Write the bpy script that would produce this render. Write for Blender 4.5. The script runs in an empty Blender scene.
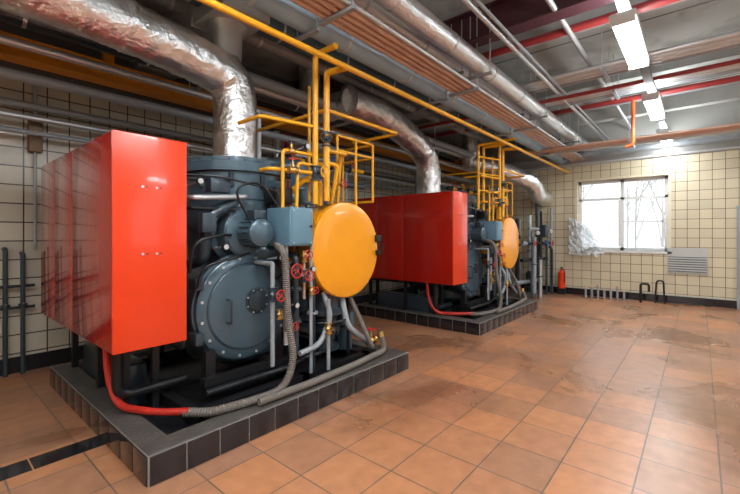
import bpy, bmesh, math, random
from mathutils import Vector, Matrix, noise
random.seed(7)
sc = bpy.context.scene
V = Vector

# ------------------------------------------------------------------ materials
def nt(name):
    m = bpy.data.materials.new(name); m.use_nodes = True
    n = m.node_tree.nodes; l = m.node_tree.links
    return m, n, l, n['Principled BSDF']

def simple(name, col, rough=0.4, metal=0.0, coat=0.0, var=0.12, bump=0.0, bscale=30.0, nscale=6.0):
    m, n, l, b = nt(name)
    b.inputs['Roughness'].default_value = rough
    b.inputs['Metallic'].default_value = metal
    b.inputs['Coat Weight'].default_value = coat
    b.inputs['Coat Roughness'].default_value = 0.06
    g = n.new('ShaderNodeNewGeometry')
    nz = n.new('ShaderNodeTexNoise'); nz.inputs['Scale'].default_value = nscale
    nz.inputs['Detail'].default_value = 6
    l.new(g.outputs['Position'], nz.inputs['Vector'])
    mx = n.new('ShaderNodeMix'); mx.data_type = 'RGBA'
    c = list(col)
    mx.inputs[6].default_value = [x*(1-var) for x in c]+[1]
    mx.inputs[7].default_value = [min(1, x*(1+var)) for x in c]+[1]
    l.new(nz.outputs['Fac'], mx.inputs[0]); l.new(mx.outputs[2], b.inputs['Base Color'])
    if bump > 0:
        n2 = n.new('ShaderNodeTexNoise'); n2.inputs['Scale'].default_value = bscale
        n2.inputs['Detail'].default_value = 5
        l.new(g.outputs['Position'], n2.inputs['Vector'])
        bp = n.new('ShaderNodeBump'); bp.inputs['Strength'].default_value = bump
        bp.inputs['Distance'].default_value = 0.02
        l.new(n2.outputs['Fac'], bp.inputs['Height']); l.new(bp.outputs[0], b.inputs['Normal'])
    return m

def tiled(name, axes, c1, c2, mortar, size, msize=0.006, rough=0.3, stain=None, off=(0, 0), top=None, topcol=None, sz2=None, bump=0.3, roughvar=0.0, spec=0.5):
    m, n, l, b = nt(name)
    b.inputs['Specular IOR Level'].default_value = spec
    g = n.new('ShaderNodeNewGeometry'); s = n.new('ShaderNodeSeparateXYZ'); c = n.new('ShaderNodeCombineXYZ')
    l.new(g.outputs['Position'], s.inputs[0])
    for i, a in enumerate(axes):
        ad = n.new('ShaderNodeMath'); ad.operation = 'ADD'; ad.inputs[1].default_value = 20*size+off[i]
        l.new(s.outputs[a], ad.inputs[0]); l.new(ad.outputs[0], c.inputs[i])
    br = n.new('ShaderNodeTexBrick'); br.offset = 0; br.squash = 1
    br.inputs['Scale'].default_value = 1
    br.inputs['Brick Width'].default_value = size; br.inputs['Row Height'].default_value = sz2 or size
    br.inputs['Mortar Size'].default_value = msize; br.inputs['Mortar Smooth'].default_value = 0.1
    br.inputs['Color1'].default_value = (*c1, 1); br.inputs['Color2'].default_value = (*c2, 1)
    br.inputs['Mortar'].default_value = (*mortar, 1)
    l.new(c.outputs[0], br.inputs['Vector'])
    out = br.outputs['Color']
    if stain:
        nz = n.new('ShaderNodeTexNoise'); nz.inputs['Scale'].default_value = stain[1]; nz.inputs['Detail'].default_value = 7
        nz.inputs['Roughness'].default_value = 0.5; nz.inputs['Distortion'].default_value = 0.6
        l.new(g.outputs['Position'], nz.inputs['Vector'])
        cr = n.new('ShaderNodeValToRGB'); cr.color_ramp.elements[0].position = 0.50; cr.color_ramp.elements[1].position = 0.64
        cr.color_ramp.elements[0].color = (0, 0, 0, 1); cr.color_ramp.elements[1].color = (stain[2],)*3+(1,)
        l.new(nz.outputs['Fac'], cr.inputs[0])
        mx = n.new('ShaderNodeMix'); mx.data_type = 'RGBA'
        l.new(cr.outputs[0], mx.inputs[0]); l.new(out, mx.inputs[6]); mx.inputs[7].default_value = (*stain[0], 1)
        out = mx.outputs[2]
        if roughvar:
            ma = n.new('ShaderNodeMath'); ma.operation = 'MULTIPLY_ADD'
            l.new(nz.outputs['Fac'], ma.inputs[0]); ma.inputs[1].default_value = -roughvar; ma.inputs[2].default_value = rough+roughvar/2
            l.new(ma.outputs[0], b.inputs['Roughness'])
            # soft fine mottling in the clay
            n3 = n.new('ShaderNodeTexNoise'); n3.inputs['Scale'].default_value = 9; n3.inputs['Detail'].default_value = 8
            l.new(g.outputs['Position'], n3.inputs['Vector'])
            m3 = n.new('ShaderNodeMix'); m3.data_type = 'RGBA'; m3.blend_type = 'MULTIPLY'; m3.inputs[0].default_value = 0.6
            c3 = n.new('ShaderNodeValToRGB'); c3.color_ramp.elements[0].position = .3; c3.color_ramp.elements[1].position = .7
            c3.color_ramp.elements[0].color = (.62, .58, .55, 1); c3.color_ramp.elements[1].color = (1, 1, 1, 1)
            l.new(n3.outputs['Fac'], c3.inputs[0]); l.new(out, m3.inputs[6]); l.new(c3.outputs[0], m3.inputs[7])
            out = m3.outputs[2]
    if top is not None:
        gt = n.new('ShaderNodeMath'); gt.operation = 'GREATER_THAN'; gt.inputs[1].default_value = top
        l.new(s.outputs[2], gt.inputs[0])
        mx = n.new('ShaderNodeMix'); mx.data_type = 'RGBA'
        l.new(gt.outputs[0], mx.inputs[0]); l.new(out, mx.inputs[6]); mx.inputs[7].default_value = (*topcol, 1)
        out = mx.outputs[2]
    l.new(out, b.inputs['Base Color'])
    if not roughvar: b.inputs['Roughness'].default_value = rough
    bp = n.new('ShaderNodeBump'); bp.inputs['Strength'].default_value = bump; bp.inputs['Distance'].default_value = 0.004
    bp.invert = True
    l.new(br.outputs['Fac'], bp.inputs['Height']); l.new(bp.outputs[0], b.inputs['Normal'])
    return m

def emis(name, col, s):
    m, n, l, b = nt(name)
    b.inputs['Base Color'].default_value = (1, 1, 1, 1)
    b.inputs['Emission Color'].default_value = (*col, 1); b.inputs['Emission Strength'].default_value = s
    return m

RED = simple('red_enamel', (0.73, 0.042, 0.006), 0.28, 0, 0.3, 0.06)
RED_SHADE = simple('red_enamel_side', (0.43, 0.014, 0.006), 0.16, 0, 0.7, 0.08)  # same enamel as the front, with side shade put into the colour
REDP = simple('red_pipe_paint', (0.50, 0.025, 0.015), 0.4)
MAROON = simple('maroon_paint', (0.07, 0.018, 0.026), 0.5)
MAR2 = simple('maroon_pipe_paint', (0.30, 0.03, 0.03), 0.4)
YEL = simple('orange_yellow_enamel', (0.88, 0.325, 0.006), 0.30, 0, 0.3, 0.06)
YELP = simple('yellow_pipe_paint', (0.82, 0.38, 0.012), 0.35, 0, 0.1)
ORB = simple('orange_beam_paint', (0.75, 0.30, 0.02), 0.45)
SPR = simple('sprinkler_orange_red', (0.70, 0.12, 0.02), 0.4)
BOI = simple('boiler_blue_grey', (0.066, 0.108, 0.138), 0.30, 0.15, 0.35, 0.2)
BOI2 = simple('boiler_grey_dark', (0.034, 0.050, 0.064), 0.32, 0.2, 0.3, 0.2)
BLU = simple('panel_blue_grey', (0.12, 0.22, 0.29), 0.38)
BLUP = simple('blue_grey_pipe', (0.34, 0.48, 0.60), 0.32, 0.0)
BLUE = simple('blue_paint', (0.03, 0.12, 0.45), 0.4)
FOIL = simple('aluminium_foil', (0.92, 0.92, 0.92), 0.30, 1.0, 0, 0.08, 0.55, 34, 9)
STEEL = simple('galvanised_steel', (0.62, 0.63, 0.64), 0.40, 0.7, 0, 0.15)
GREYP = simple('grey_pipe_paint', (0.32, 0.34, 0.36), 0.45, 0.1)
TRAY = simple('tray_steel', (0.20, 0.21, 0.22), 0.6, 0.3)
COP = simple('copper_pipe', (0.68, 0.44, 0.34), 0.42, 0.25, 0, 0.25)
BRASS = simple('brass', (0.65, 0.42, 0.15), 0.3, 0.9)
BLK = simple('black_paint', (0.014, 0.014, 0.016), 0.35, 0.2)
RUB = simple('hose_braid', (0.17, 0.145, 0.125), 0.6, 0.1)
CONC = simple('dark_concrete', (0.075, 0.066, 0.057), 0.5, 0, 0, 0.5, 0.3, 40, 5)
CONCL = simple('beam_concrete', (0.42, 0.43, 0.41), 0.8, 0, 0, 0.25, 0.3, 40, 3)
WHITE = simple('white_paint', (0.8, 0.8, 0.78), 0.4, 0, 0, 0.03)
DIAL = simple('dial_white', (0.5, 0.5, 0.48), 0.5, 0, 0, 0.03)
CREAM = simple('cream_plaster', (0.72, 0.64, 0.47), 0.7, 0, 0, 0.06)
BTILE = simple('black_glazed_tile', (0.014, 0.013, 0.016), 0.12, 0, 0.3, 0.3)
GROUT = simple('plinth_grout', (0.24, 0.22, 0.19), 0.8)
BARK = simple('bark', (0.55, 0.52, 0.49), 0.9)
SNOW = simple('snowy_ground', (0.6, 0.6, 0.58), 0.9)
GREY = simple('light_grey_louvre', (0.50, 0.50, 0.47), 0.5)
BROWN = simple('brown_box', (0.20, 0.12, 0.06), 0.5)

FLOORM = tiled('terracotta_floor_tiles', (0, 1), (0.56, 0.235, 0.10), (0.37, 0.18, 0.105), (0.16, 0.11, 0.08), 0.40, 0.005, 0.32,
               stain=((0.19, 0.085, 0.042), 0.75, 0.72), bump=0.5, roughvar=0.6, off=(0.02, 0.1), spec=0.85)
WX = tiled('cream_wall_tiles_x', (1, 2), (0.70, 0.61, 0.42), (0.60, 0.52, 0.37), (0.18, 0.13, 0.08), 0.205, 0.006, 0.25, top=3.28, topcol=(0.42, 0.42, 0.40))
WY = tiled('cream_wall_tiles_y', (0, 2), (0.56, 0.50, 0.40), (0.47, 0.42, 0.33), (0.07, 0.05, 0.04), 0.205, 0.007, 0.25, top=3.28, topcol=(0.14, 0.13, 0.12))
CEILM = tiled('concrete_ceiling_slabs', (0, 1), (0.48, 0.49, 0.45), (0.38, 0.39, 0.36), (0.12, 0.12, 0.12), 1.55, 0.02, 0.85,
              stain=((0.24, 0.24, 0.21), 1.6, 0.7), sz2=6.0)
LAMP = emis('fluorescent_tube', (0.84, 0.94, 1.0), 22)

PLAS, n_, l_, b_ = nt('plastic_sheet')
b_.inputs['Base Color'].default_value = (0.75, 0.78, 0.8, 1); b_.inputs['Roughness'].default_value = 0.2
b_.inputs['Alpha'].default_value = 0.7
GLASS, n_, l_, b_ = nt('window_glass')
b_.inputs['Base Color'].default_value = (0.9, 0.95, 1, 1); b_.inputs['Roughness'].default_value = 0.02
b_.inputs['Alpha'].default_value = 0.08

# ------------------------------------------------------------------ mesh builder
def fillet(pts, rad, n=7):
    pts = [V(p) for p in pts]
    if rad <= 0 or len(pts) < 3: return pts
    out = [pts[0]]
    for i in range(1, len(pts)-1):
        a, b, c = pts[i-1], pts[i], pts[i+1]
        la, lc = (a-b).length, (c-b).length
        if la < 1e-6 or lc < 1e-6: continue
        d = min(rad, la*0.49, lc*0.49)
        p0 = b+(a-b)/la*d; p2 = b+(c-b)/lc*d
        for k in range(n+1):
            t = k/n
            out.append(p0*(1-t)**2+b*2*t*(1-t)+p2*t*t)
    out.append(pts[-1])
    return out

def resample(path, step):
    out = [path[0].copy()]; acc = 0
    for i in range(len(path)-1):
        a, b = path[i], path[i+1]; L = (b-a).length
        if L < 1e-7: continue
        t = step-acc
        while t <= L:
            out.append(a+(b-a)*(t/L)); t += step
        acc = L-(t-step)
    if (out[-1]-path[-1]).length > step*0.3: out.append(path[-1].copy())
    return out

class MB:
    def __init__(s, off=(0, 0, 0)):
        s.v = []; s.f = []; s.mi = []; s.mats = []; s.off = V(off)
    def m(s, mat):
        if mat not in s.mats: s.mats.append(mat)
        return s.mats.index(mat)
    def add(s, vs, fs, mat):
        b = len(s.v); k = s.m(mat)
        s.v += [V(p)+s.off for p in vs]
        for f in fs: s.f.append([b+i for i in f]); s.mi.append(k)
    def box(s, a, b, mat, bev=0.0):
        a, b = V(a), V(b)
        if bev > 0:
            bm = bmesh.new(); bmesh.ops.create_cube(bm, size=1)
            for v in bm.verts:
                v.co = V([(a[i]+b[i])/2+v.co[i]*abs(b[i]-a[i]) for i in range(3)])
            bmesh.ops.bevel(bm, geom=bm.edges[:], offset=bev, segments=3, affect='EDGES', profile=0.5)
            bm.verts.index_update()
            s.add([v.co.copy() for v in bm.verts], [[v.index for v in f.verts] for f in bm.faces], mat); bm.free()
        else:
            x0, y0, z0 = a; x1, y1, z1 = b
            s.add([(x0, y0, z0), (x1, y0, z0), (x1, y1, z0), (x0, y1, z0), (x0, y0, z1), (x1, y0, z1), (x1, y1, z1), (x0, y1, z1)],
                  [[0, 3, 2, 1], [4, 5, 6, 7], [0, 1, 5, 4], [1, 2, 6, 5], [2, 3, 7, 6], [3, 0, 4, 7]], mat)
    def sweep(s, path, radii, mat, seg=12, closed=False, caps=True):
        n = len(path)
        T = []
        for i in range(n):
            if closed: t = path[(i+1) % n]-path[i-1]
            else: t = path[min(i+1, n-1)]-path[max(i-1, 0)]
            T.append(t.normalized() if t.length > 1e-9 else V((0, 0, 1)))
        up = V((0, 0, 1)) if abs(T[0].z) < 0.9 else V((1, 0, 0))
        N = (up-T[0]*up.dot(T[0])).normalized()
        vs = []; fs = []
        for i in range(n):
            N = (N-T[i]*N.dot(T[i])); N = N.normalized() if N.length > 1e-6 else T[i].orthogonal().normalized()
            B = T[i].cross(N)
            r = radii[i] if not isinstance(radii, (int, float)) else radii
            for k in range(seg):
                a = 2*math.pi*k/seg
                rr = r[k] if isinstance(r, list) else r
                vs.append(path[i]+N*(math.cos(a)*rr)+B*(math.sin(a)*rr))
        for i in range(n if closed else n-1):
            j = (i+1) % n
            for k in range(seg):
                q = (k+1) % seg
                fs.append([i*seg+k, i*seg+q, j*seg+q, j*seg+k])
        if caps and not closed:
            fs.append(list(range(seg))[::-1]); fs.append([(n-1)*seg+k for k in range(seg)])
        s.add(vs, fs, mat)
    def tube(s, pts, r, mat, bend=0.08, seg=12, rib=None, crinkle=0.0):
        path = fillet(pts, bend)
        if rib:
            sp, amp = rib
            path = resample(path, sp/4)
            rad = [r*(1+amp*math.sin(i*math.pi/2)) for i in range(len(path))]
            s.sweep(path, rad, mat, seg)
        elif crinkle:
            path = resample(path, 0.022)
            rad = []
            for i, p in enumerate(path):
                ring = r*(1.025 if i % 14 == 0 else 1.0)
                row = []
                for k in range(seg):
                    c_, s_ = math.cos(2*math.pi*k/seg), math.sin(2*math.pi*k/seg)
                    row.append(ring*(1+crinkle*.8*noise.noise(V((c_*2.2, s_*2.2, i*.2)))
                                     +crinkle*.55*noise.noise(V((c_*6, s_*6, i*.5)))
                                     -crinkle*.5*abs(noise.noise(V((c_*4+9, s_*4, i*.9))))))
                rad.append(row)
            s.sweep(path, rad, mat, seg)
        else: s.sweep(path, r, mat, seg)
    def cyl(s, a, b, r, mat, seg=24, r2=None):
        s.sweep([V(a), V(b)], [r, r if r2 is None else r2], mat, seg)
    def lathe(s, base, axis, prof, mat, seg=40):
        axis = V(axis).normalized(); path = [V(base)+axis*h for h, r in prof]
        N = axis.orthogonal().normalized(); B = axis.cross(N)
        vs = []; fs = []
        for p, (h, r) in zip(path, prof):
            for k in range(seg):
                a = 2*math.pi*k/seg; vs.append(p+N*math.cos(a)*r+B*math.sin(a)*r)
        for i in range(len(prof)-1):
            for k in range(seg):
                q = (k+1) % seg; fs.append([i*seg+k, i*seg+q, (i+1)*seg+q, (i+1)*seg+k])
        fs.append(list(range(seg))[::-1]); fs.append([(len(prof)-1)*seg+k for k in range(seg)])
        s.add(vs, fs, mat)
    def ring(s, c, nrm, R, r, mat, seg=28, rs=8):
        nrm = V(nrm).normalized(); A = nrm.orthogonal().normalized(); B = nrm.cross(A)
        path = [V(c)+A*math.cos(2*math.pi*k/seg)*R+B*math.sin(2*math.pi*k/seg)*R for k in range(seg)]
        s.sweep(path, r, mat, rs, closed=True)
    def bolts(s, c, nrm, R, n, r, h, mat):
        nrm = V(nrm).normalized(); A = nrm.orthogonal().normalized(); B = nrm.cross(A)
        for k in range(n):
            a = 2*math.pi*(k+.5)/n; p = V(c)+A*math.cos(a)*R+B*math.sin(a)*R
            s.cyl(p, p+nrm*h, r, mat, 6)
    def flange(s, c, nrm, R, t, mat, bolts=8):
        nrm = V(nrm).normalized(); c = V(c)
        s.cyl(c-nrm*t/2, c+nrm*t/2, R, mat, 28)
        s.bolts(c+nrm*t/2, nrm, R*0.84, bolts, R*0.07, t*0.5, STEEL)
    def wheel(s, c, nrm, R, mat):
        nrm = V(nrm).normalized(); c = V(c); A = nrm.orthogonal().normalized(); B = nrm.cross(A)
        s.ring(c, nrm, R, R*0.12, mat, 24, 6)
        for k in range(4):
            a = math.pi/2*k; s.cyl(c, c+(A*math.cos(a)+B*math.sin(a))*R, R*0.07, mat, 6)
        s.cyl(c-nrm*R*0.15, c+nrm*R*0.15, R*0.2, mat, 10)
    def valve(s, c, ax, r, stem, wmat, bmat=None):
        bmat = bmat or BOI2; c = V(c); ax = V(ax).normalized(); st = V(stem).normalized()
        s.lathe(c-ax*r*2.2, ax, [(0, r*1.6), (r*.4, r*1.6), (r*.4, r), (r*1.3, r*1.1), (r*2.2, r*1.5), (r*3.1, r*1.1), (r*4, r), (r*4, r*1.6), (r*4.4, r*1.6)], bmat, 16)
        s.cyl(c, c+st*r*3.2, r*0.55, bmat, 10); s.cyl(c+st*r*3, c+st*r*4.6, r*0.2, STEEL, 8)
        s.wheel(c+st*r*4.4, st, r*1.7, wmat)
    def gauge(s, x, y, z, r=.032):
        s.cyl((x, y, z), (x, y-.03, z), r, BLK, 20); s.cyl((x, y-.03, z), (x, y-.033, z), r*.8, DIAL, 20)
        s.cyl((x, y, z), (x, y+.18, z-.02), .010, STEEL, 8)
    def make(s, name, parent=None):
        me = bpy.data.meshes.new(name); me.from_pydata([tuple(p) for p in s.v], [], s.f)
        for m in s.mats: me.materials.append(m)
        for p, k in zip(me.polygons, s.mi): p.material_index = k; p.use_smooth = True
        bm = bmesh.new(); bm.from_mesh(me); bmesh.ops.recalc_face_normals(bm, faces=bm.faces[:]); bm.to_mesh(me); bm.free()
        me.set_sharp_from_angle(angle=math.radians(34))
        o = bpy.data.objects.new(name, me); sc.collection.objects.link(o)
        c = V([(min(v.co[i] for v in me.vertices)+max(v.co[i] for v in me.vertices))/2 for i in range(3)])
        me.transform(Matrix.Translation(-c)); o.location = c
        if parent:
            o.parent = parent; o.matrix_parent_inverse = Matrix.Translation(-parent.location)
        return o

def empty(name, loc):
    e = bpy.data.objects.new(name, None); e.location = loc; sc.collection.objects.link(e)
    e.empty_display_size = 0.2
    return e

# ------------------------------------------------------------------ room
X0, X1, Y0, Y1, ZC = -3.2, 10.9, -4.2, 5.7, 4.3
b = MB(); b.box((X0-.3, Y0-.3, -.2), (X1+.3, Y1+.3, 0), FLOORM); b.make('floor')
b = MB(); b.box((X0-.3, Y0-.3, ZC), (X1+.3, Y1+.3, ZC+.2), CEILM); b.make('ceiling')
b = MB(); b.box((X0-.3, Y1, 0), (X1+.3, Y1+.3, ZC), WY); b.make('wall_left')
b = MB(); b.box((X0-.3, Y0, 0), (X0, Y1, ZC), WX); b.make('wall_rear')

def wall_holes(axis, pos, thick, lo, hi, holes, mat, name):
    b = MB()
    cur = lo
    def bx(a0, a1, z0, z1):
        if a1-a0 < 1e-4 or z1-z0 < 1e-4: return
        if axis == 'X': b.box((pos, a0, z0), (pos+thick, a1, z1), mat)
        else: b.box((a0, pos, z0), (a1, pos+thick, z1), mat)
    for (a0, a1, z0, z1) in holes:
        bx(cur, a0, 0, ZC); bx(a0, a1, 0, z0); bx(a0, a1, z1, ZC); cur = a1
    bx(cur, hi, 0, ZC)
    return b.make(name)

WYA, WYB, WZA, WZB = 0.53, 2.36, 1.13, 2.84
wall_holes('X', X1, 0.3, Y0, Y1, [(WYA, WYB, WZA, WZB)], WX, 'wall_back')
FILL_WIN = [(2.2, 4.6, 1.1, 3.1), (6.2, 8.6, 1.1, 3.1)]  # unseen windows added for daylight fill from the right
wall_holes('Y', Y0-.3, 0.3, X0-.3, X1+.3, FILL_WIN, WY, 'wall_right')

def wframe(b, along, fixed, a0, a1, z0, z1, mv, mh):
    def bx(p0, p1, q0, q1, w=0.06):
        if along == 'Y': b.box((fixed, p0, q0), (fixed+w, p1, q1), WHITE)
        else: b.box((p0, fixed-w, q0), (p1, fixed, q1), WHITE)
    bx(a0, a1, z0, z0+.07); bx(a0, a1, z1-.07, z1); bx(a0, a0+.07, z0, z1); bx(a1-.07, a1, z0, z1)
    for m_ in mv: bx(m_-.035, m_+.035, z0, z1, .055)
    for h_ in mh: bx(a0, a1, h_-.03, h_+.03, .05)
    if along == 'Y': b.box((fixed+.02, a0+.02, z0+.02), (fixed+.026, a1-.02, z1-.02), GLASS)
    else: b.box((a0+.02, fixed-.026, z0+.02), (a1-.02, fixed-.02, z1-.02), GLASS)
b = MB()
wframe(b, 'Y', X1+.16, WYA, WYB, WZA, WZB, [1.42], [2.38])
b.box((X1+.15, 1.46, 1.22), (X1+.2, 1.50, 2.34), WHITE); b.box((X1+.15, 0.62, 1.22), (X1+.2, 0.66, 2.34), WHITE)
b.box((X1+.15, 0.60, 1.80), (X1+.19, 1.40, 1.835), WHITE)
b.box((X1-.004, WYA-.04, WZA-.05), (X1+.16, WYB+.04, WZA), CREAM)
b.box((X1-.03, WYA-.06, WZA-.05), (X1+.02, WYB+.06, WZA), WHITE)
b.box((X1-.006, WYA-.05, WZA), (X1, WYA, WZB+.05), CREAM)
b.box((X1-.006, WYB, WZA), (X1, WYB+.05, WZB+.05), CREAM)
b.box((X1-.006, WYA, WZB), (X1, WYB, WZB+.05), CREAM)
b.make('window_1')
for i, (a0, a1, z0, z1) in enumerate(FILL_WIN):
    b = MB(); wframe(b, 'X', Y0-.12, a0, a1, z0, z1, [(a0+a1)/2], [2.5]); b.make('window_%d' % (i+2))

b = MB(); b.box((X1-.02, Y0, 0), (X1, Y1, .17), BTILE); b.box((X1-.03, Y0, .16), (X1, Y1, .18), CONCL); b.make('baseboard_back')
b = MB(); b.box((X0, Y1-.02, 0), (X1-.02, Y1, .17), BLK); b.make('baseboard_left')

for xx, w, mt in [(-1.6, .3, CONCL), (1.5, .3, CONCL), (7.7, .3, CONCL), (10.0, .2, CONCL)]:
    b = MB(); b.box((xx-w/2, Y0, ZC-.26), (xx+w/2, Y1, ZC), mt); b.make('ceiling_beam')
b = MB()
b.box((4.52, Y0, 3.92), (4.74, Y1, 3.94), MAROON); b.box((4.62, Y0, 3.94), (4.64, Y1, 4.28), MAROON); b.box((4.52, Y0, 4.28), (4.74, Y1, ZC), MAROON)
b.make('steel_ceiling_beam')
b = MB(); b.box((5.4, Y0, 4.12), (5.6, Y1, ZC), CONCL); b.make('ceiling_beam')

# ------------------------------------------------------------------ lamps
def lamp(x, y, z=3.5, L=1.3):
    b = MB()
    b.box((x-L/2, y-.11, z+.03), (x+L/2, y+.11, z+.08), WHITE, .012)
    b.box((x-L/2, y-.10, z-.03), (x-L/2+.03, y+.10, z+.04), WHITE); b.box((x+L/2-.03, y-.10, z-.03), (x+L/2, y+.10, z+.04), WHITE)
    for dy in (-.055, .055): b.cyl((x-L/2+.03, y+dy, z), (x+L/2-.03, y+dy, z), .032, LAMP, 12)
    for dx in (-.5, .5): b.cyl((x+dx, y, z+.08), (x+dx, y, 3.66), .008, STEEL, 6)
    o = b.make('fluorescent_lamp')
    def al(name, dz, en, rot):
        ld = bpy.data.lights.new(name, 'AREA'); ld.shape = 'RECTANGLE'; ld.size = L; ld.size_y = .16
        ld.energy = en; ld.color = (0.94, 0.98, 1.0)
        lo = bpy.data.objects.new(name, ld); sc.collection.objects.link(lo)
        lo.parent = o; lo.location = (0, 0, dz); lo.rotation_euler = rot
    al('tube_light', z-.06-o.location.z, LAMP_W, (0, 0, 0))
    al('tube_uplight', z+.10-o.location.z, LAMP_W*.8, (math.pi, 0, 0))
LAMP_W = 35
for xx in (-.8, 1.6, 4.93, 7.64, 10.15): lamp(xx, .55)
for xx in (-.8, 3.5, 7.6): lamp(xx, -2.4)
LAMP_W = 20
for xx in (-1.6, .7): lamp(xx, 1.6)  # lamps added out of view to brighten the flue duct and left side
for yy in (.55, -2.4, 1.6):
    b = MB(); xe = X1-.02 if yy < 1 else 1.6
    b.box((X0+.02, yy-.05, 3.66), (xe, yy+.05, 3.665), TRAY)
    b.box((X0+.02, yy-.05, 3.665), (xe, yy-.045, 3.71), TRAY); b.box((X0+.02, yy+.045, 3.665), (xe, yy+.05, 3.71), TRAY)
    b.cyl((X0+.02, yy, 3.69), (xe, yy, 3.69), .018, BLK, 8)
    x_ = X0+.5
    while x_ < xe: b.cyl((x_, yy+.04, 3.67), (x_, yy+.04, ZC), .006, STEEL, 6); x_ += 1.4
    b.make('cable_tray')

# ------------------------------------------------------------------ overhead pipes along the room (X)
XA, XB = X0+.02, X1-.02
def xpipe(name, specs, hang=None, xa=XA, xb=XB):
    b = MB()
    for (y, z, r, m_) in specs:
        b.cyl((xa, y, z), (xb, y, z), r, m_, 20)
        if r > .07:
            x_ = xa+.7
            while x_ < xb:
                b.cyl((x_, y, z), (x_+.03, y, z), r*1.04, STEEL, 20); x_ += 1.05
    if hang:
        y0, y1, zb = hang
        x_ = xa+.9
        while x_ < xb:
            b.box((x_-.02, y0, zb-.03), (x_+.02, y1, zb), GREYP)
            for y in (y0+.02, y1-.02): b.cyl((x_, y, zb-.03), (x_, y, ZC), .007, STEEL, 6)
            x_ += 2.3
    return b.make(name)
xpipe('blue_grey_water_main', [(2.70, 3.44, .12, BLUP)], (2.55, 2.86, 3.32))
xpipe('copper_pipe_bundle', [(2.46, 3.38, .028, COP), (2.385, 3.38, .028, COP), (2.31, 3.38, .028, COP), (2.235, 3.38, .028, COP), (2.17, 3.38, .022, STEEL)], (2.12, 2.52, 3.352))
xpipe('insulated_foil_pipe', [(2.10, 3.62, .11, FOIL)], (1.95, 2.25, 3.51))
xpipe('insulated_foil_pipe', [(2.45, 3.70, .085, FOIL)], (2.33, 2.57, 3.615))
xpipe('yellow_gas_pipe', [(2.57, 3.1, .027, YELP)], None)
xpipe('grey_heating_pipes', [(4.2, 3.42, .07, GREYP), (4.42, 3.42, .055, STEEL), (4.75, 3.5, .09, BOI2), (4.62, 3.2, .04, STEEL), (4.9, 3.0, .05, GREYP)], (4.1, 5.0, 3.34))
xpipe('slim_wall_pipes', [(5.45, 2.75, .03, STEEL), (5.5, 2.6, .025, GREYP), (5.55, 2.9, .04, GREYP)], None)
xpipe('high_grey_pipes', [(3.75, 3.88, .13, BOI), (4.15, 3.9, .08, GREYP), (3.15, 3.9, .04, STEEL), (1.2, 3.95, .03, STEEL), (1.75, 3.8, .03, STEEL), (1.67, 3.8, .02, GREYP)], None)
b = MB()
b.box((XA, 5.16, 3.26), (XB, 5.36, 3.285), ORB); b.box((XA, 5.25, 3.285), (XB, 5.27, 3.45), ORB); b.box((XA, 5.16, 3.45), (XB, 5.36, 3.475), ORB)
for x_ in (-1.6, 1.5, 4.6, 7.7, 10.): b.box((x_-.05, 5.21, 3.475), (x_+.05, 5.31, 4.04 if x_ != 4.6 else 3.92), ORB)
b.make('orange_crane_beam')

def ypipe(name, specs, hang=None, ya=Y0+.02, yb=Y1-.02):
    b = MB()
    for (x, z, r, m_) in specs: b.cyl((x, ya, z), (x, yb, z), r, m_, 14)
    if hang:
        x0, x1, zb = hang; y = ya+1.0
        while y < yb:
            b.box((x0, y-.02, zb-.03), (x1, y+.02, zb), GREYP)
            for x in (x0+.02, x1-.02): b.cyl((x, y, zb-.03), (x, y, ZC), .007, STEEL, 6)
            y += 2.1
    return b.make(name)
ypipe('red_fire_main', [(6.9, 3.74, .03, MAR2)])
ypipe('grey_cross_pipes', [(6.2, 3.84, .035, STEEL), (6.33, 3.84, .035, STEEL), (6.45, 3.84, .035, STEEL), (6.6, 3.88, .06, GREYP)], (6.1, 6.7, 3.79))
ypipe('copper_cross_pipes', [(8.9, 3.34, .026, COP), (9.02, 3.34, .026, COP), (9.14, 3.34, .026, COP), (9.26, 3.34, .035, STEEL), (9.4, 3.36, .045, STEEL)], (8.8, 9.5, 3.30), Y0+.02, 3.0)
ypipe('steel_cross_pipes', [(10.3, 3.18, .025, STEEL), (10.42, 3.18, .02, GREYP), (10.5, 3.42, .06, GREYP)], None, Y0+.02, 5.1)
ypipe('steel_cross_pipes', [(7.15, 3.80, .035, STEEL), (7.27, 3.80, .035, STEEL), (7.38, 3.80, .03, GREYP), (7.48, 3.80, .03, GREYP), (8.35, 3.9, .035, GREYP)], (7.08, 7.55, 3.76))
ypipe('maroon_cross_pipe', [(5.2, 4.0, .05, MAR2)], None)
b = MB()
b.cyl((8.2, Y0+.02, 3.9), (8.2, Y1-.02, 3.9), .045, MAR2, 14)
b.tube([(8.2, .89, 3.9), (8.2, .89, 3.08), (8.2, 1.0, 3.06)], .028, SPR)
b.make('sprinkler_pipe')

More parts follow.
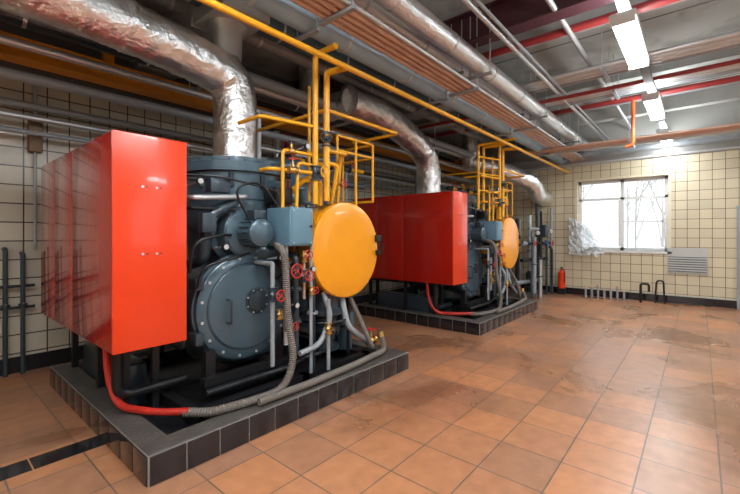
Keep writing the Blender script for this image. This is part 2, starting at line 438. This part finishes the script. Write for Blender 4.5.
# ------------------------------------------------------------------ boiler unit
def plinth(dx):
    b = MB((dx, 0, 0))
    x0, x1, y0, y1, h, w = .92, 3.62, 2.5, 4.95, .19, .17
    b.box((x0, y0, 0), (x1, y0+w, h), CONC, .006); b.box((x0, y1-w, 0), (x1, y1, h), CONC, .006)
    b.box((x0, y0+w, 0), (x0+w, y1-w, h), CONC); b.box((x1-w, y0+w, 0), (x1, y1-w, h), CONC)
    b.box((x0+w, y0+w, 0), (x1-w, y1-w, .10), BLK)
    g = .004
    b.box((x0-g, y0-g, 0), (x1+g, y0, h-.006), GROUT); b.box((x0-g, y1, 0), (x1+g, y1+g, h-.006), GROUT)
    b.box((x0-g, y0, 0), (x0, y1, h-.006), GROUT); b.box((x1, y0, 0), (x1+g, y1, h-.006), GROUT)
    n = 12; tw = (x1-x0)/n
    for i in range(n):
        b.box((x0+i*tw+.006, y0-.012, .004), (x0+(i+1)*tw-.006, y0, h-.012), BTILE, .002)
        b.box((x0+i*tw+.006, y1, .004), (x0+(i+1)*tw-.006, y1+.012, h-.012), BTILE)
    n = 11; tw = (y1-y0)/n
    for i in range(n):
        b.box((x0-.012, y0+i*tw+.006, .004), (x0, y0+(i+1)*tw-.006, h-.012), BTILE, .002)
        b.box((x1, y0+i*tw+.006, .004), (x1+.012, y0+(i+1)*tw-.006, h-.012), BTILE, .002)
    b.make('boiler_plinth')

def cabinet(dx):
    e = empty('burner_cabinet', (1.09+dx, 3.95, .12))
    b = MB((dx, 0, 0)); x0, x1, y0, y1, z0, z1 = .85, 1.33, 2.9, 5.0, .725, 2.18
    b.box((x0+.012, y0+.012, z0), (x1, y1, z1), RED_SHADE, .006)
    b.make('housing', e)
    b = MB((dx, 0, 0)); b.box((x0, y0, z0-.004), (x1, y0+.014, z1+.004), RED, .004)
    for z in (1.37, 1.83):
        for x in (1.03, 1.12):
            b.cyl((x, y0-.006, z), (x, y0, z), .009, STEEL, 8)
            b.cyl((x+.03, y0-.003, z), (x+.03, y0, z), .006, BLK, 8)
    b.make('front_panel', e)
    b = MB((dx, 0, 0))
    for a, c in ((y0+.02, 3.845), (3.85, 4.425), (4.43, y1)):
        b.box((x0, a, z0), (x0+.014, c, z1), RED_SHADE, .003)
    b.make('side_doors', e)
    b = MB((dx, 0, 0))
    for x in (x0+.22, x1-.05):
        for y in (y0+.45, 3.95, y1-.25): b.box((x-.025, y-.025, .10), (x+.025, y+.025, z0), BLK)
    b.box((x0+.15, y0+.3, z0-.06), (x1-.02, y1-.2, z0), BLK)
    b.box((x0+.25, 3.5, .10), (x1-.05, 4.6, .45), BOI2, .02)
    b.tube([(1.0, 3.3, .72), (1.0, 3.3, .3), (1.5, 3.3, .3)], .04, BLK, .1)
    b.make('legs', e)

def boiler(dx):
    e = empty('boiler', (2.2+dx, 3.7, .12))
    b = MB((dx, 0, 0))
    b.lathe((2.2, 3.7, .26), (0, 0, 1), [(0, .30), (.05, .42), (.10, .47), (1.30, .47), (1.30, .50), (1.34, .50), (1.34, .47), (1.58, .47), (1.58, .485), (1.61, .485), (1.61, .47), (1.84, .47), (1.84, .51), (1.93, .51), (1.94, .485), (1.97, .485), (1.975, .3)], BOI, 56)
    b.bolts((2.2, 3.7, 2.19), (0, 0, 1), .495, 22, .011, .016, BOI2)
    for k in range(5):
        a = math.radians(200+k*35); x = 2.2+.475*math.cos(a); y = 3.7+.475*math.sin(a)
        b.box((x-.02, y-.02, 1.95), (x+.02, y+.02, 2.08), BOI2)
    b.make('vertical_shell', e)
    b = MB((dx, 0, 0))
    b.lathe((1.98, 4.3, .86), (0, -1, 0), [(0, .43), (1.08, .43), (1.08, .485), (1.12, .485), (1.125, .47), (1.17, .47), (1.18, .455), (1.19, .38), (1.20, .37), (1.215, .2), (1.22, .05)], BOI, 56)
    b.ring((1.98, 3.12, .86), (0, 1, 0), .385, .012, BOI2, 48)
    b.bolts((1.98, 3.13, .86), (0, -1, 0), .435, 16, .014, .02, STEEL)
    b.lathe((2.05, 3.10, .90), (0, -1, 0), [(0, .12), (.02, .12), (.02, .09), (.04, .09), (.045, .07)], BOI2, 24)
    b.bolts((2.05, 3.08, .90), (0, -1, 0), .105, 8, .008, .012, STEEL)
    b.tube([(1.76, 3.09, .95), (1.76, 3.02, .95), (1.76, 3.02, .75), (1.76, 3.09, .75)], .010, BOI2, .02, 8)
    for s_ in (-1, 1):
        for z in (.65, 1.1):
            b.box((1.98+s_*.46-.035, 3.08, z-.05), (1.98+s_*.46+.035, 3.22, z+.05), BOI2, .01)
    b.make('round_fire_door', e)
    b = MB((dx, 0, 0))
    b.lathe((1.98, 3.42, 1.52), (0, -1, 0), [(0, .24), (.10, .24), (.10, .28), (.14, .28), (.14, .22), (.28, .22), (.30, .20), (.31, .13), (.33, .12), (.52, .12), (.54, .09), (.545, .02)], BOI, 36)
    b.bolts((1.98, 3.28, 1.52), (0, -1, 0), .255, 12, .012, .02, STEEL)
    for k in range(16):
        a = 2*math.pi*k/16; x = 1.98+.13*math.cos(a); z = 1.52+.13*math.sin(a)
        b.cyl((x, 3.08, z), (x, 2.92, z), .006, BOI2, 5)
    b.box((1.93, 2.94, 1.64), (2.05, 3.06, 1.72), BOI2, .008)
    b.tube([(2.08, 3.2, 1.34), (2.3, 3.14, 1.34), (2.34, 3.14, 1.55)], .085, BOI, .12, 18)
    b.flange((2.34, 3.14, 1.56), (0, 0, 1), .13, .03, BOI); b.flange((2.34, 3.14, 1.60), (0, 0, 1), .13, .03, BOI)
    b.cyl((2.34, 3.14, 1.60), (2.34, 3.14, 1.8), .08, BOI, 20)
    b.tube([(2.34, 3.14, 1.8), (2.34, 3.14, 1.95), (2.34, 3.35, 1.98)], .08, BOI, .12, 18)
    b.tube([(1.60, 3.4, 1.25), (1.60, 3.18, 1.30), (1.62, 3.15, 1.66), (1.85, 3.15, 1.78)], .05, BOI2, .10, 14)
    b.tube([(1.46, 3.35, 1.8), (1.46, 3.08, 1.8), (1.95, 3.08, 1.84), (1.95, 3.3, 1.86)], .022, STEEL, .05)
    b.tube([(1.46, 3.35, 1.72), (1.46, 3.12, 1.72), (1.85, 3.12, 1.72)], .016, BLK, .05)
    b.tube([(1.40, 3.45, .6), (1.40, 3.12, .6), (1.40, 3.12, 1.95), (1.70, 3.2, 1.98)], .018, BLK, .05)
    b.tube([(1.44, 3.1, 1.2), (1.44, 3.02, 1.45), (1.66, 3.0, 1.50), (1.8, 3.1, 1.5)], .014, BLK, .1)
    b.tube([(1.50, 3.1, 1.05), (1.50, 3.0, 1.25), (1.72, 2.98, 1.30), (1.95, 3.05, 1.34)], .012, BLK, .1)
    b.tube([(1.9, 3.0, 1.66), (1.75, 2.98, 1.9), (2.0, 2.95, 1.98), (2.2, 2.95, 1.74)], .010, BLK, .12)
    b.cyl((1.40, 3.12, 1.30), (1.40, 3.12, 1.42), .035, BRASS, 12)
    b.box((1.52, 3.04, 1.52), (1.64, 3.12, 1.68), BOI2, .008)
    b.box((1.62, 3.10, 1.86), (1.80, 3.2, 1.98), BOI2, .008)
    b.valve((2.22, 2.88, 1.18), (0, 0, 1), .036, (0, -1, 0), REDP)
    b.cyl((2.22, 2.88, .5), (2.22, 2.88, 1.6), .022, STEEL, 12)
    b.valve((2.06, 2.86, .98), (0, 0, 1), .028, (0, -1, 0), REDP)
    b.cyl((2.06, 2.86, .35), (2.06, 2.86, 1.25), .02, GREYP, 12)
    b.tube([(2.06, 2.86, 1.25), (2.06, 3.15, 1.25)], .02, GREYP)
    b.tube([(2.32, 2.86, .4), (2.32, 2.86, 1.3), (2.32, 3.1, 1.35)], .028, BOI2, .05)
    b.flange((2.32, 2.86, 1.0), (0, 0, 1), .055, .02, BOI2, 4); b.flange((2.32, 2.86, .7), (0, 0, 1), .055, .02, BOI2, 4)
    b.valve((2.40, 2.84, 1.30), (0, 0, 1), .024, (-.3, -1, .2), REDP, BRASS)
    b.valve((2.36, 2.80, 1.12), (0, 0, 1), .026, (-.2, -1, .1), REDP, BOI2)
    b.valve((2.12, 2.84, .80), (0, 0, 1), .020, (-.2, -1, .1), BRASS, BRASS)
    b.valve((2.44, 2.78, .98), (0, 0, 1), .018, (-.2, -1, .1), REDP, BRASS)
    b.valve((2.22, 2.86, .68), (0, 0, 1), .022, (.2, -1, 0), REDP, BRASS)
    b.cyl((2.40, 2.84, .9), (2.40, 2.84, 1.35), .014, COP, 8)
    for (x, y, z) in ((1.50, 3.06, 1.93), (2.12, 2.84, 1.30), (2.46, 2.80, 1.18), (1.72, 3.06, 1.40), (2.28, 2.82, .86)): b.gauge(x, y, z, .027)
    b.make('burner_head_and_valves', e)
    b = MB((dx, 0, 0))
    for y in (2.85, 3.4, 4.5): b.box((1.38, y-.04, .10), (3.32, y+.04, .20), BLK)
    for x in (1.38, 2.4, 3.28): b.box((x-.04, 2.81, .10), (x+.04, 4.54, .20), BLK)
    for x in (1.6, 2.42):
        for y in (3.1, 4.1): b.box((x-.04, y-.04, .2), (x+.04, y+.04, .55), BLK)
    b.box((1.52, 3.0, .28), (2.52, 3.08, .34), BLK); b.box((1.52, 4.06, .28), (2.52, 4.14, .34), BLK)
    b.tube([(1.5, 2.95, .26), (2.3, 2.95, .26), (2.5, 2.95, .3), (2.7, 2.95, .3)], .03, BLK, .05)
    b.make('steel_skid', e)

def tank(dx):
    e = empty('pressure_tank', (2.95+dx, 3.0, .2))
    b = MB((dx, 0, 0))
    b.lathe((2.95, 3.36, 1.345), (0, -1, 0), [(0, .36), (.03, .44), (.07, .470), (.47, .470), (.47, .488), (.50, .488), (.50, .478), (.515, .478), (.515, .495), (.55, .495), (.562, .489), (.568, .475), (.574, .3), (.576, .02)], YEL, 72)
    b.box((3.385, 2.76, 1.42), (3.47, 2.90, 1.50), BLK, .01); b.wheel((3.42, 2.73, 1.36), (0, -1, 0), .045, BLK)
    b.box((3.40, 2.76, 1.27), (3.46, 2.90, 1.33), BLK, .01)
    b.make('drum', e)
    b = MB((dx, 0, 0))
    b.lathe((2.85, 3.05, .30), (0, 0, 1), [(0, .16), (.04, .16), (.04, .10), (.20, .10), (.20, .17), (.24, .17), (.24, .12), (.34, .14), (.38, .22), (.42, .22), (.44, .18), (.56, .18), (.60, .20)], BOI2, 32)
    for x in (2.62, 3.12):
        for y in (2.95, 3.25): b.cyl((x, y, .2), (x, y, 1.02), .020, BLK, 10)
    b.ring((2.85, 3.05, .62), (0, 0, 1), .25, .014, BLK)
    b.make('pump_base', e)
    b = MB((dx, 0, 0))
    b.tube([(2.95, 2.90, .90), (2.95, 2.80, .55), (3.15, 2.78, .40), (3.3, 2.78, .30)], .032, GREYP, .1)
    b.tube([(2.7, 2.90, .92), (2.7, 2.78, .7), (2.55, 2.78, .45), (2.3, 2.78, .42)], .026, GREYP, .1)
    b.tube([(3.05, 2.90, .90), (3.07, 2.72, .60), (3.22, 2.70, .30), (3.35, 2.80, .25)], .024, RUB, .1, rib=(.015, .1))
    b.valve((3.28, 2.76, .34), (1, 0, 0), .028, (0, 0, 1), REDP, BRASS)
    b.valve((2.62, 2.74, .6), (0, 0, 1), .024, (0, -1, 0), BLK, BRASS)
    b.cyl((2.62, 2.74, .2), (2.62, 2.74, .88), .018, GREYP, 10)
    b.cyl((2.45, 2.8, .2), (2.45, 2.8, 1.4), .016, GREYP, 10)
    b.cyl((2.52, 2.86, .2), (2.52, 2.86, 1.2), .028, BOI2, 10)
    b.flange((2.52, 2.86, .75), (0, 0, 1), .055, .02, GREYP, 4)
    b.lathe((3.25, 3.15, .2), (0, 0, 1), [(0, .1), (.25, .1), (.28, .13), (.42, .13), (.45, .06)], BOI, 24)
    b.make('drain_pipes', e)

def elbox(dx):
    e = empty('electrical_control_box', (2.3+dx, 2.92, 1.4))
    b = MB((dx, 0, 0)); b.box((2.167, 2.75, 1.40), (2.434, 3.10, 1.75), BLU, .012)
    b.box((2.18, 2.742, 1.415), (2.42, 2.752, 1.735), BLU, .004)
    b.cyl((2.40, 2.74, 1.58), (2.40, 2.73, 1.58), .012, BLK, 10)
    for x in (2.2, 2.4):
        for z in (1.43, 1.72): b.cyl((x, 2.738, z), (x, 2.744, z), .007, STEEL, 6)
    b.make('enclosure', e)
    b = MB((dx, 0, 0))
    for x in (2.20, 2.26, 2.32, 2.38):
        b.cyl((x, 2.9, 1.36), (x, 2.9, 1.40), .014, BLK, 8)
        b.tube([(x, 2.9, 1.37), (x, 2.9, 1.2), (x+.05, 3.0, 1.1), (x+.02, 3.3, 1.05)], .009, BLK, .08, 6)
    b.tube([(2.2, 2.95, 1.75), (2.2, 2.95, 1.9), (1.7, 3.1, 2.0), (1.4, 3.3, 2.0)], .012, BLK, .1, 6)
    b.box((2.2, 3.08, 1.5), (2.26, 3.3, 1.56), BLK)
    b.make('cables_and_bracket', e)

def hoses(dx):
    b = MB((dx, 0, 0))
    b.tube([(.97, 3.45, .73), (.97, 3.42, .45), (1.0, 3.30, .225), (1.15, 2.98, .225), (1.30, 2.80, .235)], .026, REDP, .12, 10)
    b.make('red_hose')
    b = MB((dx, 0, 0))
    b.tube([(1.28, 2.83, .225), (1.40, 2.68, .225), (1.75, 2.62, .225), (2.0, 2.62, .225), (2.14, 2.66, .42), (2.13, 2.74, .8), (2.12, 2.76, 1.35), (2.2, 3.0, 1.42)], .031, RUB, .14, 12, rib=(.018, .1))
    b.make('braided_hose')
    b = MB((dx, 0, 0))
    b.tube([(1.72, 2.56, .228), (2.2, 2.55, .228), (2.8, 2.58, .228), (3.15, 2.62, .232), (3.38, 2.64, .235), (3.42, 2.72, .36)], .030, RUB, .12, 12, rib=(.018, .1))
    b.cyl((3.42, 2.72, .33), (3.42, 2.74, .42), .036, BRASS, 12)
    b.make('braided_hose')

def gas(dx):
    e = empty('gas_supply_pipework', (2.6+dx, 2.75, 1.8))
    b = MB((dx, 0, 0))
    b.tube([(2.55, 2.85, 1.80), (2.55, 2.85, 3.25), (2.55, 2.57, 3.25)], .028, YELP, .05)
    b.tube([(2.70, 2.85, 1.84), (2.70, 2.85, 3.12), (2.70, 2.57, 3.1)], .032, YELP, .04)
    b.tube([(2.62, 3.02, 1.84), (2.62, 3.02, 3.0)], .016, YELP, .04)
    b.tube([(2.70, 2.85, 2.75), (2.70, 4.1, 2.75)], .02, YELP)
    b.tube([(2.55, 2.85, 2.55), (2.0, 2.95, 2.55), (2.0, 3.3, 2.55)], .018, YELP, .05)
    b.tube([(2.70, 2.85, 2.75), (3.9, 2.85, 2.75), (3.9, 3.6, 2.75)], .02, YELP, .05)
    b.tube([(2.55, 2.85, 2.10), (2.1, 2.95, 2.10), (2.1, 3.1, 2.10)], .018, YELP, .05)
    b.tube([(2.55, 2.88, 2.28), (2.2, 2.9, 2.28), (2.2, 2.9, 1.75)], .016, YELP, .05)
    b.tube([(2.55, 2.88, 2.18), (2.36, 2.88, 2.18), (2.36, 2.9, 1.76)], .016, YELP, .05)
    b.tube([(2.7, 2.85, 2.35), (3.0, 2.85, 2.35), (3.0, 2.95, 2.35), (3.0, 3.0, 1.82)], .018, YELP, .05)
    b.tube([(2.7, 2.85, 2.22), (2.86, 2.85, 2.22), (2.86, 2.95, 1.83)], .022, YELP, .05)
    b.tube([(2.7, 2.95, 1.8), (2.7, 2.95, 2.05), (2.5, 2.95, 2.05), (2.42, 3.1, 1.9)], .03, YELP, .05)
    for z in (2.42, 2.58): b.tube([(3.0, 3.0, z), (3.6, 3.0, z), (3.6, 4.0, z)], .015, YELP, .03)
    for (x, y) in ((3.0, 3.0), (3.3, 3.0), (3.6, 3.0), (3.6, 3.5)): b.cyl((x, y, 1.8 if x < 3.4 else 1.9), (x, y, 2.58), .015, YELP, 8)
    b.tube([(3.6, 3.0, 1.9), (3.6, 4.0, 1.9)], .015, YELP, .03)
    if dx:
        for x in (2.0, 2.22): b.tube([(x, 3.02, 1.95), (x, 3.02, 3.1), (x, 2.6, 3.1)], .026, YELP, .04)
        for z in (2.3, 2.6, 2.9): b.cyl((2.0, 3.02, z), (2.55, 2.85, z), .016, YELP, 8)
    b.make('yellow_gas_risers', e)
    b = MB((dx, 0, 0))
    b.valve((2.55, 2.85, 2.1), (0, 0, 1), .032, (0, -1, 0), YELP, BOI2)
    b.valve((2.70, 2.85, 2.45), (0, 0, 1), .030, (-1, -1, 0), BLK, BOI2)
    b.valve((2.3, 2.88, 2.10), (1, 0, 0), .024, (0, 0, 1), REDP, BRASS)
    b.valve((2.3, 2.9, 2.28), (1, 0, 0), .02, (0, 0, 1), BLK, BRASS)
    b.valve((3.0, 3.0, 2.05), (0, 0, 1), .024, (0, -1, 0), REDP, BRASS)
    b.lathe((2.82, 3.05, 1.82), (0, 0, 1), [(0, .05), (.05, .05), (.05, .09), (.09, .11), (.12, .11), (.14, .05), (.2, .04)], BOI2, 24)
    b.box((2.2, 3.0, 1.8), (2.4, 3.2, 1.95), BLK, .01)
    b.box((2.46, 3.0, 1.95), (2.58, 3.12, 2.12), BLU, .01)
    b.gauge(2.44, 2.86, 2.34, .028)
    b.make('gas_valves', e)

def backpipes(dx):
    b = MB((dx, 0, 0))
    for x, y, z, r, m_ in ((2.9, 4.9, 3.0, .05, GREYP), (3.1, 4.62, 3.2, .04, STEEL), (3.35, 5.2, 3.0, .06, BOI2), (3.9, 5.3, 3.2, .045, STEEL), (4.1, 5.3, 3.2, .045, REDP), (4.4, 5.3, 3.0, .06, GREYP)):
        b.cyl((x, y, 0.0), (x, y, z), r, m_, 14); b.flange((x, y, 1.9), (0, 0, 1), r*1.8, .03, m_); b.flange((x, y, 1.3), (0, 0, 1), r*1.8, .03, m_)
    b.tube([(2.7, 4.4, 2.05), (3.5, 4.4, 2.05), (4.6, 4.9, 2.05)], .07, STEEL, .1, 16)
    b.tube([(2.55, 4.0, 2.0), (3.0, 4.2, 2.3), (4.9, 4.3, 2.3)], .05, BOI, .1, 14)
    b.tube([(2.5, 3.9, 2.1), (2.9, 3.9, 2.35), (3.3, 3.9, 2.35), (3.3, 3.9, 1.9)], .12, BOI, .2, 18)
    b.tube([(3.3, 4.3, 2.55), (4.9, 4.3, 2.55)], .035, YELP, .1, 12)
    b.tube([(3.1, 4.62, 2.7), (4.5, 4.62, 2.7), (4.5, 5.3, 2.7)], .04, STEEL, .1, 12)
    for i, x in enumerate((3.3, 3.7, 4.1, 4.5)):
        b.valve((x, 4.3, 2.55), (1, 0, 0), .035, (0, -1, .5), (REDP, YELP, BLUE, REDP)[i], BOI2)
        b.cyl((x, 4.3, 1.9), (x, 4.3, 2.55), .02, GREYP, 10)
    b.valve((3.5, 4.45, 2.05), (1, 0, 0), .06, (0, -.4, 1), YELP, BOI)
    b.lathe((3.9, 4.5, 0), (0, 0, 1), [(0, .25), (.1, .25), (.1, .2), (.35, .22), (.4, .3), (1.5, .3), (1.62, .2), (1.66, .06), (2.05, .06)], BOI, 32)
    b.make('return_header_pipework')

for dx in (0, 4.57):
    plinth(dx); cabinet(dx); boiler(dx); tank(dx); elbox(dx); hoses(dx); gas(dx); backpipes(dx)

# ------------------------------------------------------------------ flue ducts
b = MB()
b.tube([(2.2, 3.7, 2.22), (2.2, 3.7, 3.10), (1.75, 3.7, 3.20), (.9, 3.7, 3.30), (-2.9, 3.7, 3.36)], .215, FOIL, .36, 56, crinkle=.07)
b.ring((2.2, 3.7, 2.27), (0, 0, 1), .22, .02, STEEL); b.make('foil_flue_duct')
b = MB()
b.tube([(6.50, 4.0, 2.25), (6.50, 4.0, 2.95), (5.9, 4.0, 3.25), (5.0, 4.0, 3.5), (4.2, 4.0, 3.5)], .225, FOIL, .3, 56, crinkle=.07)
b.tube([(4.3, 4.0, 3.5), (4.3, 4.9, 3.5), (4.3, 4.9, 4.28)], .2, FOIL, .3, 48, crinkle=.07)
b.make('foil_flue_duct')
b = MB()
b.tube([(8.9, 4.3, 3.3), (9.4, 3.5, 3.0), (9.9, 3.1, 2.75), (10.1, 3.1, 2.5), (10.85, 3.1, 2.45)], .2, FOIL, .3, 48, crinkle=.07)
b.tube([(8.9, 4.3, 3.2), (8.9, 4.3, 4.28)], .2, FOIL, .3, 48, crinkle=.07)
b.make('foil_flue_duct')
b = MB()
b.box((1.85, 3.3, 3.62), (2.35, 5.65, 3.90), STEEL, .008)
for y in (3.9, 4.6, 5.3): b.box((1.83, y, 3.60), (2.37, y+.03, 3.92), STEEL)
b.lathe((2.1, 3.7, 3.3), (0, 0, 1), [(0, .15), (.25, .16), (.35, .22)], STEEL, 24)
b.box((1.9, 4.0, 3.9), (1.93, 4.03, 4.3), STEEL); b.box((2.3, 4.0, 3.9), (2.33, 4.03, 4.3), STEEL)
b.make('ventilation_duct')

# ------------------------------------------------------------------ left wall clutter
b = MB()
for x, z in ((.66, 1.35), (.80, 1.30)):
    b.tube([(x, 5.60, .0), (x, 5.60, z), (x, 5.69, z)], .022, BOI2, .04); b.flange((x, 5.60, .75), (0, 0, 1), .04, .02, BOI2, 4)
b.tube([(-1.5, 5.6, .95), (.9, 5.6, .95)], .016, BLK); b.tube([(-1.5, 5.6, .72), (.9, 5.6, .72)], .016, BLK)
for x in (.45, .2): b.valve((x, 5.6, .95), (1, 0, 0), .022, (0, -1, 0), REDP if x > .3 else BLK)
b.cyl((.55, 5.6, 0), (.55, 5.6, .95), .016, BLK); b.cyl((.3, 5.6, 0), (.3, 5.6, .95), .016, BLK)
b.make('wall_drain_pipes')
b = MB(); b.box((.85, 5.6, 2.42), (.97, 5.7, 2.78), BROWN, .01); b.tube([(.91, 5.65, 2.42), (.91, 5.65, 1.35)], .014, GREYP); b.tube([(.91, 5.65, 2.78), (.91, 5.65, 3.2)], .02, GREYP)
b.cyl((.91, 5.6, 2.62), (.91, 5.585, 2.62), .03, YELP, 12); b.make('wall_junction_box')
b = MB()
for i in range(10): b.box((X0+i*.40+.12, 3.25, 0), (X0+i*.40+.51, 3.43, .004), BTILE)
b.make('trim_floor_strip')

# ------------------------------------------------------------------ far wall things
b = MB()
b.box((X1-.03, -.13, .66), (X1, .55, 1.22), GREY)
for i in range(13): b.box((X1-.045, -.11, .70+i*.026), (X1-.03, .53, .712+i*.026), WHITE if i % 2 else BOI)
b.make('louvre_vent_panel')
b = MB(); ex = (10.72, 2.68)
b.lathe((ex[0], ex[1], .14), (0, 0, 1), [(0, .06), (.02, .085), (.40, .085), (.45, .05), (.47, .025), (.52, .025)], RED, 24)
b.box((ex[0]-.06, ex[1]-.015, .66), (ex[0]+.05, ex[1]+.015, .69), BLK); b.tube([(ex[0], ex[1], .66), (ex[0]-.08, ex[1]-.09, .6), (ex[0]-.06, ex[1]-.09, .3)], .01, BLK, .05)
b.box((ex[0]-.09, ex[1]-.09, 0), (ex[0]+.09, ex[1]+.09, .14), BLK)
b.make('fire_extinguisher')
b = MB()
for i in range(7):
    y = 2.1-i*.13
    b.tube([(10.55, y, 0), (10.55, y, .22+.1*((i*37) % 3)/2)], .025, GREYP); b.cyl((10.55, y, .2+.1*((i*37) % 3)/2), (10.55, y, .24+.1*((i*37) % 3)/2), .034, COP, 10)
b.tube([(10.5, 1.0, 0), (10.5, 1.0, .42), (10.5, .85, .42), (10.5, .85, .25)], .025, BLK, .05)
b.tube([(10.6, .75, 0), (10.6, .72, .5), (10.6, .6, .5), (10.6, .58, 0)], .018, BLK, .1)
b.make('floor_pipe_stubs')
b = MB()
for i, (x, y, z) in enumerate(((9.9, 3.15, 1.6), (10.05, 3.0, 1.7), (10.2, 3.3, 2.0), (10.4, 2.95, 1.35), (10.0, 3.5, 1.9), (9.6, 3.4, 1.9), (9.4, 3.6, 2.2), (10.45, 3.2, 2.4), (9.75, 3.05, 1.45), (10.3, 3.05, 2.1), (9.9, 2.95, .9))):
    b.cyl((x, y, 0), (x, y, z), .028+.012*(i % 3), (GREYP, BLK, STEEL, BOI2)[i % 4], 12)
    b.flange((x, y, z*.55), (0, 0, 1), .07, .02, BOI2, 4)
b.cyl((9.3, 3.2, 1.3), (10.6, 3.0, 1.3), .05, GREYP); b.cyl((9.3, 3.2, .9), (10.6, 3.0, .9), .04, BLK)
b.cyl((9.5, 3.1, 1.65), (10.7, 2.95, 1.65), .035, GREYP)
b.cyl((9.3, 3.35, .35), (10.6, 3.1, .35), .05, GREYP); b.box((9.5, 3.0, 0), (10.5, 3.6, .1), CONC)
for i in range(4): b.valve((9.6+.3*i, 3.15-.05*i, 1.3), (1, 0, 0), .04, (0, -1, 0), (REDP, BLK, BLUE, REDP)[i])
b.box((10.0, 2.86, 1.45), (10.25, 2.96, 1.75), BOI2, .01)
b.tube([(10.5, 2.85, 0), (10.5, 2.85, 1.15), (10.3, 2.85, 1.2)], .03, BOI2); b.tube([(10.62, 2.9, 0), (10.62, 2.9, 2.2)], .035, GREYP)
for x, y, z in ((9.75, 2.98, 1.55), (10.35, 2.85, 1.6)): b.cyl((x, y, z), (x-.02, y-.03, z), .05, DIAL, 18)
b.lathe((10.1, 3.25, .1), (0, 0, 1), [(0, .14), (.1, .14), (.12, .11), (.45, .11), (.5, .05)], BOI2, 20)
b.make('pipe_manifold')
b = MB()
b.lathe((9.9, 3.95, .16), (0, 0, 1), [(0, .12), (.06, .24), (.10, .27), (1.35, .27), (1.42, .22), (1.47, .08), (1.6, .05)], GREYP, 32)
for k in range(3):
    a = 2.1*k; b.cyl((9.9+.2*math.cos(a), 3.95+.2*math.sin(a), 0), (9.9+.2*math.cos(a), 3.95+.2*math.sin(a), .3), .025, BLK, 8)
b.ring((9.9, 3.95, .9), (0, 0, 1), .272, .012, BOI2)
b.make('grey_expansion_vessel')
vs = []; fs = []; W, H = 18, 20
for j in range(H):
    for i in range(W):
        y = 2.52-i*.045*(1-.6*(j/H)**1.5)+.06*noise.noise(V((i*.5, j*.4, 0))); z = 1.0+j*.05+.08*noise.noise(V((i*.4, j*.4, 5)))-.012*i*(j/H)
        vs.append((X1-.12+.12*noise.noise(V((i*.75, j*.6, 2)))+.05*noise.noise(V((i*1.7, j*1.5, 8))), y, z))
for j in range(H-1):
    for i in range(W-1): fs.append([j*W+i, j*W+i+1, (j+1)*W+i+1, (j+1)*W+i])
b = MB(); b.add(vs, fs, PLAS); b.make('plastic_sheeting')
b = MB()
b.box((X1-.05, -1.45, 0), (X1, -.58, 2.1), GREYP); b.box((X1-.07, -1.38, .05), (X1-.05, -.65, 2.04), BLUP, .005); b.cyl((X1-.12, -.75, 1.05), (X1-.07, -.75, 1.05), .02, BLK)
b.make('door_1')

# ------------------------------------------------------------------ outside
b = MB(); b.box((11.25, -12, -.4), (40, 25, -.3), SNOW); b.make('outdoor_ground')
def tree(x, y, h):
    b = MB()
    def br(p, d, L, r, lv):
        q = p+d*L; mid = (p+q)/2+V((random.uniform(-1, 1), random.uniform(-1, 1), 0))*L*.05
        b.sweep([p, mid, q], [r, r*.8, r*.6], BARK, 6, caps=False)
        if lv == 0: return
        for k in range(4 if lv > 1 else 3):
            nd = (d+V((random.uniform(-1, 1), random.uniform(-1, 1), random.uniform(-.2, .7)))*.75).normalized()
            br(p+d*L*random.uniform(.45, 1), nd, L*random.uniform(.5, .72), r*.5, lv-1)
    br(V((x, y, -.3)), V((0, 0, 1)), h*.5, .05, 4)
    b.make('bare_tree')
for (x, y, h) in ((17, 1.0, 6), (16.5, 3.6, 7), (18.5, 1.9, 7), (17, -.5, 6), (20, 5, 8), (22, 2.6, 8)): tree(x, y, h)

w = bpy.data.worlds.new('World'); sc.world = w; w.use_nodes = True
bg = w.node_tree.nodes['Background']; bg.inputs[0].default_value = (0.86, 0.94, 1.0, 1); bg.inputs[1].default_value = 1.8
def portal(loc, rot, sx, sy):
    ld = bpy.data.lights.new('window_portal', 'AREA'); ld.shape = 'RECTANGLE'; ld.size = sx; ld.size_y = sy
    ld.cycles.is_portal = True
    o = bpy.data.objects.new('window_portal', ld); o.location = loc; o.rotation_euler = rot; sc.collection.objects.link(o)
portal((X1+.3, (WYA+WYB)/2, (WZA+WZB)/2), (0, math.radians(90), 0), WZB-WZA, WYB-WYA)
for a0, a1, z0, z1 in FILL_WIN: portal(((a0+a1)/2, Y0-.3, (z0+z1)/2), (math.radians(90), 0, 0), a1-a0, z1-z0)

cd = bpy.data.cameras.new('camera'); cd.sensor_width = 36; cd.lens = 36*390/740; cd.shift_y = -12/740
cd.clip_start = .05
co = bpy.data.objects.new('camera', cd); sc.collection.objects.link(co); co.location = (0, 0, 1.5)
co.rotation_euler = (math.radians(90), 0, math.radians(40.2-90))
sc.camera = co
sc.view_settings.view_transform = 'Standard'; sc.view_settings.exposure = 0.1
